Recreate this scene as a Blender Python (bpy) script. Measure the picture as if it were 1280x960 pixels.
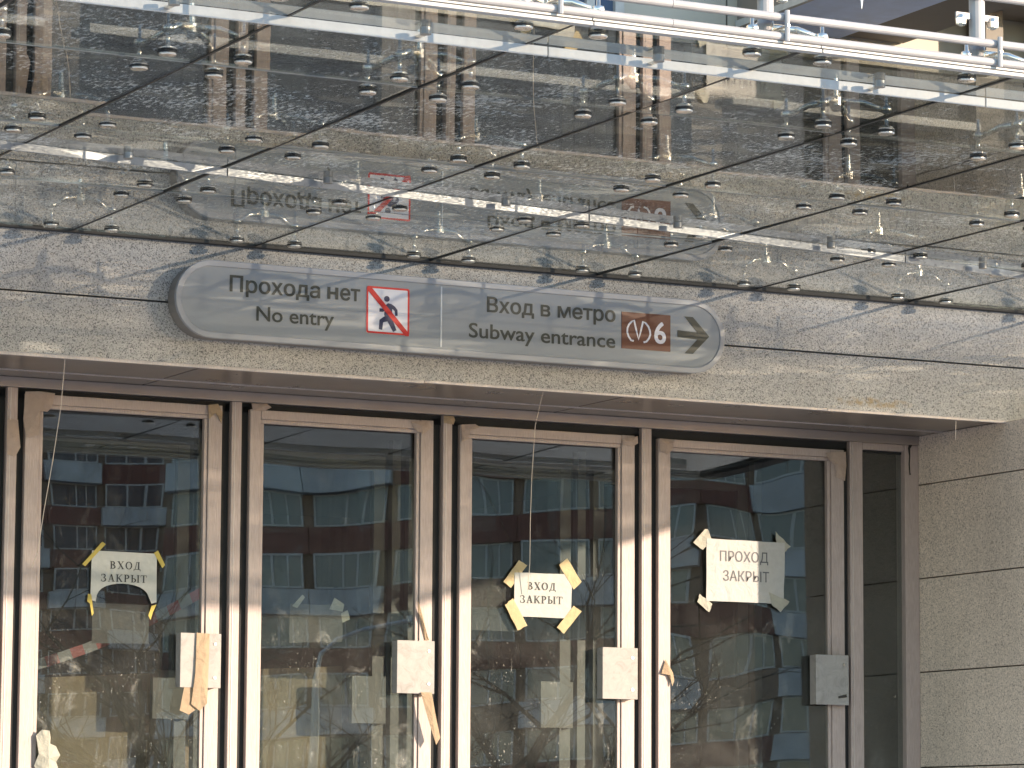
import bpy, math, random
from mathutils import Vector, Matrix

# ---------------------------------------------------------------- camera, world, sun, exposure
for o in list(bpy.data.objects): bpy.data.objects.remove(o)
scn = bpy.context.scene
col = scn.collection
S = 0.82                       # every length below is in survey units; S turns them into metres
R = math.radians

CAM_POS = Vector((-7.81, -17.417, -0.0226)) * S
YAW, PITCH, ROLL = R(27.1976), R(7.1614), R(0.3342)
fw = Vector((math.sin(YAW)*math.cos(PITCH), math.cos(YAW)*math.cos(PITCH), math.sin(PITCH)))
rt = Vector((math.cos(YAW), -math.sin(YAW), 0.0))
up = rt.cross(fw)
c_, s_ = math.cos(ROLL), math.sin(ROLL)
rt, up = c_*rt + s_*up, -s_*rt + c_*up
cam_d = bpy.data.cameras.new('camera')
cam = bpy.data.objects.new('camera', cam_d)
col.objects.link(cam)
m3 = Matrix((rt, up, -fw)).transposed()
cam.matrix_world = Matrix.Translation(CAM_POS) @ m3.to_4x4()
cam_d.sensor_width = 36.0
cam_d.lens = 36.0 * 4641.3 / 1280.0
cam_d.clip_start, cam_d.clip_end = 0.1, 3000.0
scn.camera = cam

SUN_AZ, SUN_EL = R(42.0), R(11.6)       # azimuth from the facade normal towards the right, elevation
world = bpy.data.worlds.new('World'); scn.world = world; world.use_nodes = True
wn = world.node_tree; wn.nodes.clear()
sky = wn.nodes.new('ShaderNodeTexSky'); sky.sky_type = 'NISHITA'; sky.sun_disc = False
sky.sun_elevation = SUN_EL
sky.sun_rotation = math.pi - SUN_AZ
sky.altitude = 20; sky.air_density = 1.0; sky.dust_density = 0.25; sky.ozone_density = 1.0
bg = wn.nodes.new('ShaderNodeBackground'); bg.inputs['Strength'].default_value = 0.15
wo = wn.nodes.new('ShaderNodeOutputWorld')
wn.links.new(sky.outputs[0], bg.inputs[0]); wn.links.new(bg.outputs[0], wo.inputs[0])

sun_d = bpy.data.lights.new('sun', 'SUN'); sun_d.energy = 2.3; sun_d.angle = R(0.5)
sun_d.color = (1.0, 0.81, 0.62)
sun = bpy.data.objects.new('sun', sun_d); col.objects.link(sun)
ldir = Vector((-math.sin(SUN_AZ)*math.cos(SUN_EL), math.cos(SUN_AZ)*math.cos(SUN_EL), -math.sin(SUN_EL)))
sun.rotation_euler = ldir.to_track_quat('-Z', 'Y').to_euler()
sun.location = -ldir * 60

scn.view_settings.view_transform = 'Standard'; scn.view_settings.look = 'None'
scn.view_settings.gamma = 1.0; scn.view_settings.use_curve_mapping = False
scn.view_settings.exposure = 2.22
scn.render.engine = 'CYCLES'
scn.cycles.max_bounces = 12; scn.cycles.transparent_max_bounces = 24
scn.cycles.glossy_bounces = 6; scn.cycles.transmission_bounces = 8
scn.cycles.caustics_reflective = False; scn.cycles.caustics_refractive = False

rnd = random.Random(7)

# ---------------------------------------------------------------- material helpers
class NT:
    def __init__(s, name):
        s.m = bpy.data.materials.new(name); s.m.use_nodes = True
        s.t = s.m.node_tree; s.t.nodes.clear()
        s.out = s.t.nodes.new('ShaderNodeOutputMaterial')
    def n(s, typ, **kw):
        nd = s.t.nodes.new(typ)
        for k, v in kw.items():
            if k in nd.inputs.keys() if isinstance(k, str) else False:
                s.set(nd.inputs[k], v)
            else:
                setattr(nd, k, v)
        return nd
    def set(s, sock, v):
        if isinstance(v, bpy.types.NodeSocket): s.t.links.new(v, sock)
        else: sock.default_value = v
    def pos(s): return s.n('ShaderNodeNewGeometry').outputs['Position']
    def obj(s): return s.n('ShaderNodeTexCoord').outputs['Object']
    def mapping(s, vec, scale=(1, 1, 1), loc=(0, 0, 0)):
        nd = s.n('ShaderNodeMapping'); s.set(nd.inputs['Vector'], vec)
        nd.inputs['Scale'].default_value = scale; nd.inputs['Location'].default_value = loc
        return nd.outputs[0]
    def noise(s, vec, scale, detail=2.0, rough=0.5, dist=0.0):
        nd = s.n('ShaderNodeTexNoise'); s.set(nd.inputs['Vector'], vec)
        nd.inputs['Scale'].default_value = scale; nd.inputs['Detail'].default_value = detail
        nd.inputs['Roughness'].default_value = rough; nd.inputs['Distortion'].default_value = dist
        return nd.outputs[0]
    def voronoi(s, vec, scale):
        nd = s.n('ShaderNodeTexVoronoi'); s.set(nd.inputs['Vector'], vec); nd.inputs['Scale'].default_value = scale
        return nd.outputs[0]
    def ramp(s, fac, stops, interp='LINEAR'):
        nd = s.n('ShaderNodeValToRGB'); s.set(nd.inputs[0], fac)
        cr = nd.color_ramp; cr.interpolation = interp
        while len(cr.elements) < len(stops): cr.elements.new(0.5)
        for e, (p, c) in zip(cr.elements, stops):
            e.position = p
            e.color = (c, c, c, 1) if isinstance(c, (int, float)) else (*c, 1)
        return nd.outputs[0]
    def math(s, op, a, b=0.0, clamp=False):
        nd = s.n('ShaderNodeMath'); nd.operation = op; nd.use_clamp = clamp
        s.set(nd.inputs[0], a); s.set(nd.inputs[1], b); return nd.outputs[0]
    def mix(s, fac, a, b, blend='MIX'):
        nd = s.n('ShaderNodeMix'); nd.data_type = 'RGBA'; nd.blend_type = blend
        s.set(nd.inputs[0], fac)
        for k, v in ((6, a), (7, b)):
            s.set(nd.inputs[k], (*v, 1) if isinstance(v, tuple) else v)
        return nd.outputs[2]
    def mixs(s, fac, a, b):
        nd = s.n('ShaderNodeMixShader'); s.set(nd.inputs[0], fac)
        s.t.links.new(a, nd.inputs[1]); s.t.links.new(b, nd.inputs[2]); return nd.outputs[0]
    def bump(s, h, dist, strength=1.0):
        nd = s.n('ShaderNodeBump'); s.set(nd.inputs['Height'], h)
        nd.inputs['Distance'].default_value = dist; nd.inputs['Strength'].default_value = strength
        return nd.outputs[0]
    def pbsdf(s, color, rough=0.5, metal=0.0, normal=None, spec=0.5):
        nd = s.n('ShaderNodeBsdfPrincipled')
        s.set(nd.inputs['Base Color'], (*color, 1) if isinstance(color, tuple) else color)
        s.set(nd.inputs['Roughness'], rough); s.set(nd.inputs['Metallic'], metal)
        nd.inputs['Specular IOR Level'].default_value = spec
        if normal is not None: s.t.links.new(normal, nd.inputs['Normal'])
        return nd.outputs[0]
    def done(s, sh):
        s.t.links.new(sh, s.out.inputs['Surface']); return s.m
    def schlick(s, r0, normal=None):
        g = s.n('ShaderNodeNewGeometry')
        d = s.n('ShaderNodeVectorMath'); d.operation = 'DOT_PRODUCT'
        s.t.links.new(g.outputs['Incoming'], d.inputs[0])
        s.t.links.new(normal if normal is not None else g.outputs['Normal'], d.inputs[1])
        c = s.math('ABSOLUTE', d.outputs['Value'])
        k = s.math('POWER', s.math('SUBTRACT', 1.0, c, True), 5.0)
        return s.math('ADD', s.math('MULTIPLY', k, 1.0 - r0), r0, True)

def simple(name, color, rough=0.6, metal=0.0, var=0.12, scale=9.0, spec=0.4):
    t = NT(name); v = t.noise(t.pos(), scale, 5.0, 0.6)
    f = t.ramp(v, [(0.3, 1.0 - var), (0.7, 1.0 + var*0.6)])
    c = t.mix(1.0, color, f, 'MULTIPLY')
    rg = t.math('ADD', t.math('MULTIPLY', v, 0.25), rough - 0.12, True)
    return t.done(t.pbsdf(c, rg, metal, None, spec))

def granite(name, stain=False, tone=1.0, tint=(1.0, 0.975, 0.955)):
    t = NT(name); p = t.pos()
    k = tone
    vo = t.n('ShaderNodeTexVoronoi'); t.set(vo.inputs['Vector'], p); vo.inputs['Scale'].default_value = 235.0
    sv = t.n('ShaderNodeSeparateColor'); t.t.links.new(vo.outputs['Color'], sv.inputs[0])
    g = t.math('ADD', t.math('MULTIPLY', sv.outputs[0], 0.75), t.math('MULTIPLY', t.noise(p, 60.0, 3.0, 0.6), 0.25))
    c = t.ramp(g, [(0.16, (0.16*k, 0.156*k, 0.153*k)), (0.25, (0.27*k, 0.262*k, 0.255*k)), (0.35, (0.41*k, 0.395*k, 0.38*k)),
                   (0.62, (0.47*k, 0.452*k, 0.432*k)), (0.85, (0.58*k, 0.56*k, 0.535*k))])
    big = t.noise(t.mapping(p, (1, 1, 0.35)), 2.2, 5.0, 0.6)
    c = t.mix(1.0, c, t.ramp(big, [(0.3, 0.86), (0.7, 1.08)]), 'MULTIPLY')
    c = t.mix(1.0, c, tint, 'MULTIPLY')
    oi = t.n('ShaderNodeObjectInfo').outputs['Random']
    c = t.mix(1.0, c, t.ramp(oi, [(0.0, 0.94), (1.0, 1.04)]), 'MULTIPLY')
    if stain:
        sx = t.n('ShaderNodeSeparateXYZ'); t.set(sx.inputs[0], p)
        dx = t.math('DIVIDE', t.math('SUBTRACT', sx.outputs[0], 3.42*S), 0.30*S)
        dz = t.math('DIVIDE', t.math('SUBTRACT', sx.outputs[2], 2.475*S), 0.035*S)
        r2 = t.math('ADD', t.math('POWER', dx, 2.0), t.math('POWER', t.math('ABSOLUTE', dz), 2.0))
        mk = t.math('MULTIPLY', t.math('SUBTRACT', 1.0, r2, True), t.ramp(t.noise(p, 30.0, 4.0), [(0.4, 0.0), (0.62, 0.8)]))
        c = t.mix(mk, c, (0.40, 0.26, 0.10))
    b = t.bump(g, 0.0008)
    return t.done(t.pbsdf(c, 0.62, 0.0, b, 0.35))

def brushed(name, color, rough=0.34, metal=0.75, film=False):
    t = NT(name); p = t.pos()
    v = t.noise(t.mapping(p, (60, 60, 3)), 6.0, 4.0, 0.6)
    w = t.noise(p, 9.0, 5.0, 0.65, 0.6)
    c = t.mix(1.0, color, t.ramp(v, [(0.3, 0.80), (0.7, 1.10)]), 'MULTIPLY')
    c = t.mix(1.0, c, t.ramp(w, [(0.30, 0.92), (0.5, 1.0), (0.7, 1.04)]), 'MULTIPLY')
    rg = t.math('ADD', t.math('MULTIPLY', w, 0.30), rough - 0.15, True)
    b = t.bump(t.noise(t.mapping(p, (1, 1, 0.4)), 45.0, 3.0, 0.6, 1.2), 0.0012 if film else 0.0004)
    return t.done(t.pbsdf(c, rg, metal, b, 0.35))

def worn_plate(name, color, rough, metal):
    t = NT(name); p = t.pos()
    w = t.noise(p, 14.0, 6.0, 0.7, 1.2)
    sc = t.noise(t.mapping(p, (40, 40, 6)), 9.0, 3.0, 0.7, 0.8)
    c = t.mix(1.0, color, t.ramp(w, [(0.30, 0.72), (0.48, 1.0), (0.66, 1.14)]), 'MULTIPLY')
    c = t.mix(t.ramp(sc, [(0.66, 0.0), (0.74, 0.5)]), c, (0.55, 0.52, 0.50))
    rg = t.ramp(w, [(0.3, rough-0.14), (0.7, rough+0.16)])
    return t.done(t.pbsdf(c, rg, metal, t.bump(w, 0.0012), 0.3))
M = {}
M['granite'] = granite('speckled_granite', True)
M['granite_side'] = granite('speckled_granite_side', False, 1.42, (1.0, 0.895, 0.81))  # lighter granite copy: bounce light on the side wall put into its tone
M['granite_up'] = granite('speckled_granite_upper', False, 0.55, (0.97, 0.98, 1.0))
M['frame'] = brushed('bronze_aluminium', (0.40, 0.325, 0.305), 0.60, 0.10, True)
M['soffit'] = simple('brown_metal_panel', (0.25, 0.215, 0.19), 0.30, 0.35, 0.06, 3)
M['header'] = simple('header_metal', (0.30, 0.255, 0.235), 0.36, 0.3, 0.08, 4)
M['plate'] = worn_plate('stainless_plate', (0.30, 0.28, 0.27), 0.72, 0.0)
M['steel'] = simple('polished_steel', (0.74, 0.70, 0.63), 0.26, 1.0, 0.1)
M['dull_steel'] = simple('dull_steel', (0.34, 0.33, 0.31), 0.45, 0.7, 0.1)
M['chrome_dark'] = simple('dark_gasket', (0.018, 0.018, 0.019), 0.5)
M['black'] = simple('black_rubber', (0.010, 0.010, 0.011), 0.75)
M['dark'] = simple('dark_joint', (0.045, 0.040, 0.036), 0.8)
M['white_metal'] = simple('white_painted_metal', (0.38, 0.375, 0.365), 0.42, 0.0, 0.10, 25)
M['drip'] = simple('white_drip_strip', (0.72, 0.71, 0.68), 0.35, 0.0, 0.10, 25)
M['drip2'] = simple('shaded_drip_strip', (0.36, 0.37, 0.38), 0.30, 0.3, 0.2, 30)  # shaded copy of the drip strip, the shade put into its grey
M['pipe'] = simple('white_painted_tube', (0.29, 0.285, 0.295), 0.40, 0.0, 0.10, 14)
M['trim'] = brushed('edge_trim', (0.50, 0.44, 0.42), 0.5, 0.3)
M['seal_grey'] = simple('grey_silicone', (0.30, 0.30, 0.29), 0.5)
M['seal_black'] = simple('black_silicone', (0.012, 0.012, 0.012), 0.45)
M['flash'] = simple('brown_flashing', (0.045, 0.038, 0.032), 0.7)
M['sign_rim'] = simple('sign_rim_aluminium', (0.30, 0.305, 0.325), 0.45, 0.15, 0.05)
M['sign_face'] = simple('sign_grey_film', (0.29, 0.302, 0.315), 0.55, 0.0, 0.04, 5, 0.3)
M['sign_side'] = simple('sign_side_metal', (0.20, 0.18, 0.165), 0.5)
M['ink'] = simple('dark_lettering_film', (0.028, 0.032, 0.027), 0.45, 0, 0.02)
M['white_film'] = simple('white_film', (0.72, 0.70, 0.74), 0.4, 0, 0.02)
M['red_film'] = simple('red_film', (0.58, 0.025, 0.02), 0.4, 0, 0.03)
M['navy_film'] = simple('navy_film', (0.018, 0.022, 0.07), 0.4, 0, 0.03)
M['brown_film'] = simple('brown_film', (0.11, 0.032, 0.016), 0.4, 0, 0.04)
M['divider'] = simple('divider_light', (0.62, 0.63, 0.64), 0.4)
M['concrete'] = simple('landing_paving', (0.50, 0.50, 0.515), 0.75, 0, 0.2, 3)
M['asphalt'] = simple('wet_asphalt', (0.26, 0.26, 0.27), 0.7, 0, 0.4, 0.8)
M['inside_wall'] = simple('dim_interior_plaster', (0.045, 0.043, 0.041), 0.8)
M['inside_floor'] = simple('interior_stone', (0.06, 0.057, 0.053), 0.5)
M['board'] = simple('tan_board', (0.40, 0.27, 0.18), 0.7, 0, 0.2, 6)
M['inner_frame'] = brushed('inner_aluminium', (0.085, 0.083, 0.08), 0.45, 0.3)
M['wire'] = simple('pale_wire', (0.62, 0.52, 0.44), 0.5)
M['beige'] = simple('beige_cladding', (0.40, 0.37, 0.315), 0.65, 0, 0.10, 2)
M['sky_tint_panel'] = simple('blue_grey_panel', (0.52, 0.62, 0.86), 0.5, 0.0)  # sky reflection put into the blue base colour
M['brown_soffit'] = simple('dark_brown_soffit', (0.17, 0.15, 0.13), 0.7)
M['dark_glazing'] = simple('dark_window_glass', (0.020, 0.022, 0.024), 0.5, 0, 0.1, 2, 0.15)
M['blue_glazing'] = simple('sky_blue_window_glass', (0.10, 0.15, 0.25), 0.05, 0.5, 0.1, 2, 0.8)
M['apt_red'] = simple('red_brown_panel', (0.16, 0.068, 0.055), 0.8, 0, 0.2, 0.8)
M['apt_brown'] = simple('ochre_panel', (0.22, 0.15, 0.11), 0.8, 0, 0.2, 0.8)
M['apt_white'] = simple('white_panel', (0.40, 0.41, 0.43), 0.8, 0, 0.3, 0.7)
M['apt_frame'] = simple('window_frame_white', (0.42, 0.42, 0.42), 0.6)
M['apt_glass'] = simple('far_window_glass', (0.05, 0.065, 0.085), 0.12, 0.0, 0.3, 0.4, 0.7)
M['bark'] = simple('bark', (0.055, 0.043, 0.034), 0.9, 0, 0.4, 4)
M['lamp_metal'] = simple('galvanised_steel', (0.42, 0.43, 0.44), 0.45, 0.6)
M['lamp_glass'] = simple('lamp_lens', (0.75, 0.75, 0.72), 0.2)

def paper(name, c, fold=0.006):
    t = NT(name); p = t.pos()
    w = t.noise(p, 16.0, 3.0, 0.55, 0.4)
    cc = t.mix(1.0, c, t.ramp(t.noise(p, 40.0, 4.0), [(0.3, 0.93), (0.7, 1.02)]), 'MULTIPLY')
    d = t.n('ShaderNodeBsdfDiffuse'); t.set(d.inputs[0], cc); t.t.links.new(t.bump(w, fold), d.inputs['Normal'])
    tr = t.n('ShaderNodeBsdfTranslucent'); t.set(tr.inputs[0], cc)
    return t.done(t.mixs(0.22, d.outputs[0], tr.outputs[0]))
M['paper'] = paper('white_paper', (0.48, 0.48, 0.46))
M['paper_big'] = paper('wrinkled_white_paper', (0.50, 0.49, 0.48), 0.010)
M['paper_dim'] = paper('dimmed_paper_back', (0.13, 0.125, 0.12), 0.010)  # dimness behind the glass put into the paper colour
M['print'] = simple('black_print', (0.03, 0.03, 0.032), 0.7, 0, 0.1, 60)
M['print_pale'] = simple('faded_print', (0.11, 0.11, 0.12), 0.7, 0, 0.2, 60)
M['tape_yellow'] = paper('yellow_masking_tape', (0.46, 0.37, 0.11), 0.01)
M['tape_cream'] = paper('cream_masking_tape', (0.50, 0.41, 0.25), 0.012)
M['tape_pale'] = paper('pale_masking_tape', (0.42, 0.405, 0.35), 0.02)
M['tape_tan'] = paper('tan_masking_tape', (0.40, 0.30, 0.21), 0.014)
M['tape_pink'] = paper('pinkish_torn_tape', (0.46, 0.36, 0.31), 0.016)

def canopy_bottom():
    t = NT('canopy_glass_underside'); p = t.pos()
    wob = t.noise(p, 2.2, 2.0, 0.5)
    wet = t.math('MULTIPLY', t.noise(p, 75.0, 2.0, 0.6), t.ramp(t.noise(p, 1.7, 3.0), [(0.56, 0.0), (0.66, 1.0)]))
    b1 = t.n('ShaderNodeBump'); t.set(b1.inputs['Height'], wob); b1.inputs['Distance'].default_value = 0.0003
    b2 = t.n('ShaderNodeBump'); t.set(b2.inputs['Height'], wet); b2.inputs['Distance'].default_value = 0.00006
    t.t.links.new(b1.outputs[0], b2.inputs['Normal'])
    fac = t.math('MULTIPLY', t.schlick(0.06, b1.outputs[0]), 1.30, True)
    gl = t.n('ShaderNodeBsdfGlossy'); gl.inputs['Roughness'].default_value = 0.012
    gl.inputs['Color'].default_value = (0.93, 0.95, 0.94, 1); t.t.links.new(b2.outputs[0], gl.inputs['Normal'])
    tr = t.n('ShaderNodeBsdfTransparent'); tr.inputs[0].default_value = (0.74, 0.76, 0.75, 1)
    return t.done(t.mixs(fac, tr.outputs[0], gl.outputs[0]))

def canopy_top():
    t = NT('canopy_glass_dirty_top'); p = t.pos()
    sx = t.n('ShaderNodeSeparateXYZ'); t.set(sx.inputs[0], p)
    big = t.noise(t.mapping(p, (0.8, 1.5, 1)), 1.5, 6.0, 0.62, 0.6)
    dirt = t.ramp(big, [(0.32, 0.66), (0.45, 0.89), (0.62, 0.965)])
    grain = t.ramp(t.noise(p, 60.0, 3.0, 0.7), [(0.38, 0.55), (0.54, 1.0)])
    dirt = t.math('MULTIPLY', dirt, grain, True)
    xr = t.math('DIVIDE', t.math('ADD', t.math('ADD', sx.outputs[0], t.math('MULTIPLY', t.noise(p, 3.0, 3.0), 0.25)), 3.0*S), 10.0*S)
    patch = t.ramp(xr, [(0.29, 0.0), (0.32, 0.16), (0.47, 0.16), (0.50, 0.0), (0.60, 0.0), (0.63, 0.20)])
    spots = t.ramp(t.noise(t.mapping(p, (0.9, 2.4, 1)), 2.6, 4.0, 0.6, 0.5), [(0.56, 1.0), (0.64, 0.05)])  # clear blobs added so streaks of sun reach the fascia and sign
    dirt = t.math('MULTIPLY', dirt, spots, True)
    front = t.ramp(t.math('ADD', t.math('MULTIPLY', sx.outputs[1], 0.5/S), 2.5, True), [(0.30, 0.62), (0.72, 1.0)])
    dirt = t.math('MULTIPLY', dirt, front, True)
    wall = t.math('ADD', sx.outputs[1], patch)            # clear strips shaped to let sun onto the fascia top and drip strip
    rear = t.ramp(t.math('ADD', t.math('MULTIPLY', sx.outputs[1], 0.5/S), 1.0, True), [(0.50, 1.0), (0.85, 0.42)])
    dirt = t.math('MULTIPLY', dirt, rear, True)
    near = t.ramp(t.math('ADD', wall, 0.5, True), [(0.38, 1.0), (0.50, 0.15)])
    edge = t.ramp(t.math('ADD', t.math('ADD', sx.outputs[1], 4.86*S), 0.5, True), [(0.46, 0.04), (0.56, 1.0)])
    dirt = t.math('MULTIPLY', t.math('MULTIPLY', dirt, near, True), edge, True)
    fac = t.schlick(0.05)
    gl = t.n('ShaderNodeBsdfGlossy'); gl.inputs['Roughness'].default_value = 0.03
    tr = t.n('ShaderNodeBsdfTransparent'); tr.inputs[0].default_value = (0.88, 0.90, 0.89, 1)
    glass = t.mixs(fac, tr.outputs[0], gl.outputs[0])
    dcol = t.ramp(t.math('ADD', t.math('MULTIPLY', t.noise(t.mapping(p, (1, 0.45, 1)), 62.0, 3.0, 0.72), 0.6), t.math('MULTIPLY', t.noise(p, 2.6, 4.0, 0.6), 0.4)), [(0.44, (0.018, 0.019, 0.019)), (0.53, (0.050, 0.050, 0.049)), (0.590, (0.62, 0.61, 0.59))])
    drop = t.bump(t.noise(t.mapping(p, (1, 0.45, 1)), 70.0, 2.0, 0.6), 0.022)       # droplets and grit stand up from the glass
    df = t.n('ShaderNodeBsdfDiffuse'); t.set(df.inputs[0], dcol); t.t.links.new(drop, df.inputs['Normal'])
    tl = t.n('ShaderNodeBsdfTranslucent'); t.set(tl.inputs[0], dcol); t.t.links.new(drop, tl.inputs['Normal'])
    return t.done(t.mixs(dirt, glass, t.mixs(0.6, df.outputs[0], tl.outputs[0])))

def door_glass(name, seed, wob=0.0016):
    t = NT(name); p = t.mapping(t.pos(), (1, 1, 1), (seed*3.7, seed*1.3, seed*2.1))
    b = t.bump(t.noise(t.mapping(p, (1.3, 1, 0.8)), 0.9, 1.0, 0.4), wob)
    fac = t.schlick(0.085, b)
    gl = t.n('ShaderNodeBsdfGlossy'); gl.inputs['Roughness'].default_value = 0.004
    gl.inputs['Color'].default_value = (0.95, 0.97, 1.0, 1); t.t.links.new(b, gl.inputs['Normal'])
    tr = t.n('ShaderNodeBsdfTransparent'); tr.inputs[0].default_value = (0.80, 0.83, 0.82, 1)
    g = t.mixs(fac, tr.outputs[0], gl.outputs[0])
    sx = t.n('ShaderNodeSeparateXYZ'); t.set(sx.inputs[0], t.pos())
    low = t.ramp(t.math('DIVIDE', sx.outputs[2], 2.0*S), [(0.30, 1.0), (0.95, 0.15)])
    film = t.math('MULTIPLY', t.ramp(t.noise(p, 3.0, 5.0, 0.6, 1.0), [(0.35, 0.006), (0.7, 0.034)]), low)
    smear = t.math('MULTIPLY', t.ramp(t.noise(t.mapping(p, (1, 1, 0.6)), 9.0, 8.0, 0.78, 0.9), [(0.55, 0.0), (0.72, 0.26)]),
                   t.ramp(t.noise(p, 1.9, 2.0), [(0.48, 0.0), (0.60, 1.0)]))
    cell = t.noise(p, 5.0, 3.0)
    sp1 = t.ramp(t.noise(t.mapping(p, (1, 1, 0.8)), 120.0, 1.0, 0.5), [(0.71, 0.0), (0.80, 0.50)])
    sp2 = t.ramp(t.noise(t.mapping(p, (1.3, 1, 0.35)), 48.0, 2.0, 0.6, 1.5), [(0.70, 0.0), (0.80, 0.45)])
    spk = t.math('MULTIPLY', t.math('MAXIMUM', sp1, sp2), t.ramp(cell, [(0.40, 0.0), (0.56, 1.0)]))
    dirt = t.math('ADD', film, t.math('MULTIPLY', t.math('ADD', smear, spk), low), True)
    df = t.n('ShaderNodeBsdfDiffuse'); df.inputs[0].default_value = (0.62, 0.60, 0.56, 1)
    return t.done(t.mixs(dirt, g, df.outputs[0]))

def plain_glass(name, r0=0.05):
    t = NT(name)
    fac = t.schlick(r0)
    gl = t.n('ShaderNodeBsdfGlossy'); gl.inputs['Roughness'].default_value = 0.01
    tr = t.n('ShaderNodeBsdfTransparent'); tr.inputs[0].default_value = (0.86, 0.89, 0.88, 1)
    return t.done(t.mixs(fac, tr.outputs[0], gl.outputs[0]))

M['can_bot'] = canopy_bottom(); M['can_top'] = canopy_top()
M['glass_side'] = plain_glass('inner_clear_glass', 0.05)

def striped_tape():
    t = NT('red_white_tape'); sx = t.n('ShaderNodeSeparateXYZ'); t.set(sx.inputs[0], t.obj())
    w = t.math('FRACT', t.math('ADD', t.math('MULTIPLY', sx.outputs[0], 7.5), t.math('MULTIPLY', sx.outputs[2], 3.0)))
    c = t.mix(t.math('GREATER_THAN', w, 0.5), (0.13, 0.13, 0.13), (0.20, 0.018, 0.018))
    return t.done(t.pbsdf(c, 0.5))
M['barrier'] = striped_tape()

# ---------------------------------------------------------------- geometry helpers (survey units in, metres out)
class MB:
    def __init__(s): s.v = []; s.f = []; s.mi = []
    def add(s, vs, fs, mi=0):
        o = len(s.v); s.v += [tuple(v) for v in vs]; s.f += [tuple(o+i for i in f) for f in fs]
        s.mi += [mi]*len(fs) if isinstance(mi, int) else list(mi); return s
    def box(s, x0, x1, y0, y1, z0, z1, mi=0):
        vs = [(x0,y0,z0),(x1,y0,z0),(x1,y1,z0),(x0,y1,z0),(x0,y0,z1),(x1,y0,z1),(x1,y1,z1),(x0,y1,z1)]
        return s.add(vs, [(0,3,2,1),(4,5,6,7),(0,1,5,4),(1,2,6,5),(2,3,7,6),(3,0,4,7)], mi)
    def prism(s, pts, y0, y1, mi=0):          # outline in x,z pushed along y; pts counter-clockwise seen from -y
        n = len(pts)
        vs = [(x, y0, z) for x, z in pts] + [(x, y1, z) for x, z in pts]
        fs = [tuple(range(n)), tuple(range(2*n-1, n-1, -1))]
        for i in range(n):
            j = (i+1) % n; fs.append((j, i, n+i, n+j))
        return s.add(vs, fs, mi)
    def ring(s, outer, inner, y0, y1):
        n = len(outer); vs = []
        for y in (y0, y1):
            vs += [(x, y, z) for x, z in outer] + [(x, y, z) for x, z in inner]
        fs = []
        for i in range(n):
            j = (i+1) % n
            fs += [(i, j, n+j, n+i), (2*n+j, 2*n+i, 3*n+i, 3*n+j), (j, i, 2*n+i, 2*n+j), (n+i, n+j, 3*n+j, 3*n+i)]
        return s.add(vs, fs)
    def tube(s, path, r, n=10, cap=True):
        path = [Vector(p) for p in path]; rs = r if isinstance(r, (list, tuple)) else [r]*len(path)
        vs, fs = [], []; ref = None
        for i, p in enumerate(path):
            t = (path[min(i+1, len(path)-1)] - path[max(i-1, 0)]).normalized()
            if ref is None: ref = Vector((0,0,1)) if abs(t.z) < 0.9 else Vector((1,0,0))
            a = t.cross(ref).normalized(); b = t.cross(a).normalized(); ref = -b if False else ref
            for k in range(n):
                an = 2*math.pi*k/n; vs.append(p + (a*math.cos(an) + b*math.sin(an))*rs[i])
        for i in range(len(path)-1):
            for k in range(n):
                l = (k+1) % n; fs.append((i*n+k, i*n+l, (i+1)*n+l, (i+1)*n+k))
        if cap: fs += [tuple(range(n-1, -1, -1)), tuple(range((len(path)-1)*n, len(path)*n))]
        return s.add(vs, fs)
    def disc(s, c, r, z0, z1, n=18): return s.tube([(c[0], c[1], z0), (c[0], c[1], z1)], r, n)
    def lathe(s, c, prof, n=16):
        vs, fs = [], []
        for r, z in prof:
            for k in range(n):
                a = 2*math.pi*k/n; vs.append((c[0]+r*math.cos(a), c[1]+r*math.sin(a), z))
        for i in range(len(prof)-1):
            for k in range(n):
                l = (k+1) % n; fs.append((i*n+k, i*n+l, (i+1)*n+l, (i+1)*n+k))
        fs += [tuple(range(n-1, -1, -1)), tuple(range((len(prof)-1)*n, len(prof)*n))]
        return s.add(vs, fs)
    def ribbon(s, pts, w, y, d=0.0012, closed=False):   # flat stroke in the x,z plane facing -y
        n = len(pts); L, Rr = [], []
        for i, (x, z) in enumerate(pts):
            a = pts[i-1] if (i > 0 or closed) else pts[i]; b = pts[(i+1) % n] if (i < n-1 or closed) else pts[i]
            dx, dz = b[0]-a[0], b[1]-a[1]; l = math.hypot(dx, dz) or 1.0
            ww = w[i] if isinstance(w, (list, tuple)) else w
            nx, nz = -dz/l*ww/2, dx/l*ww/2; L.append((x+nx, z+nz)); Rr.append((x-nx, z-nz))
        m = n if closed else n-1
        for i in range(m):
            j = (i+1) % n; s.prism([Rr[i], Rr[j], L[j], L[i]], y, y+d)
        return s
    def mesh(s, name, mats, origin=(0,0,0)):
        me = bpy.data.meshes.new(name); o = origin
        me.from_pydata([((v[0]-o[0])*S, (v[1]-o[1])*S, (v[2]-o[2])*S) for v in s.v], [], s.f)
        for m in (mats if isinstance(mats, (list, tuple)) else [mats]): me.materials.append(m)
        if any(s.mi): me.polygons.foreach_set('material_index', s.mi)
        me.update(); return me
    def build(s, name, mats, parent=None, origin=None, bevel=0.0, smooth=False, at=None):
        """origin: root position (survey units) that the mesh is made relative to."""
        if origin is None: origin = parent.get('_o', (0,0,0)) if parent is not None else (0,0,0)
        me = s.mesh(name, mats, origin)
        return link(name, me, parent, bevel, smooth)

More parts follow.
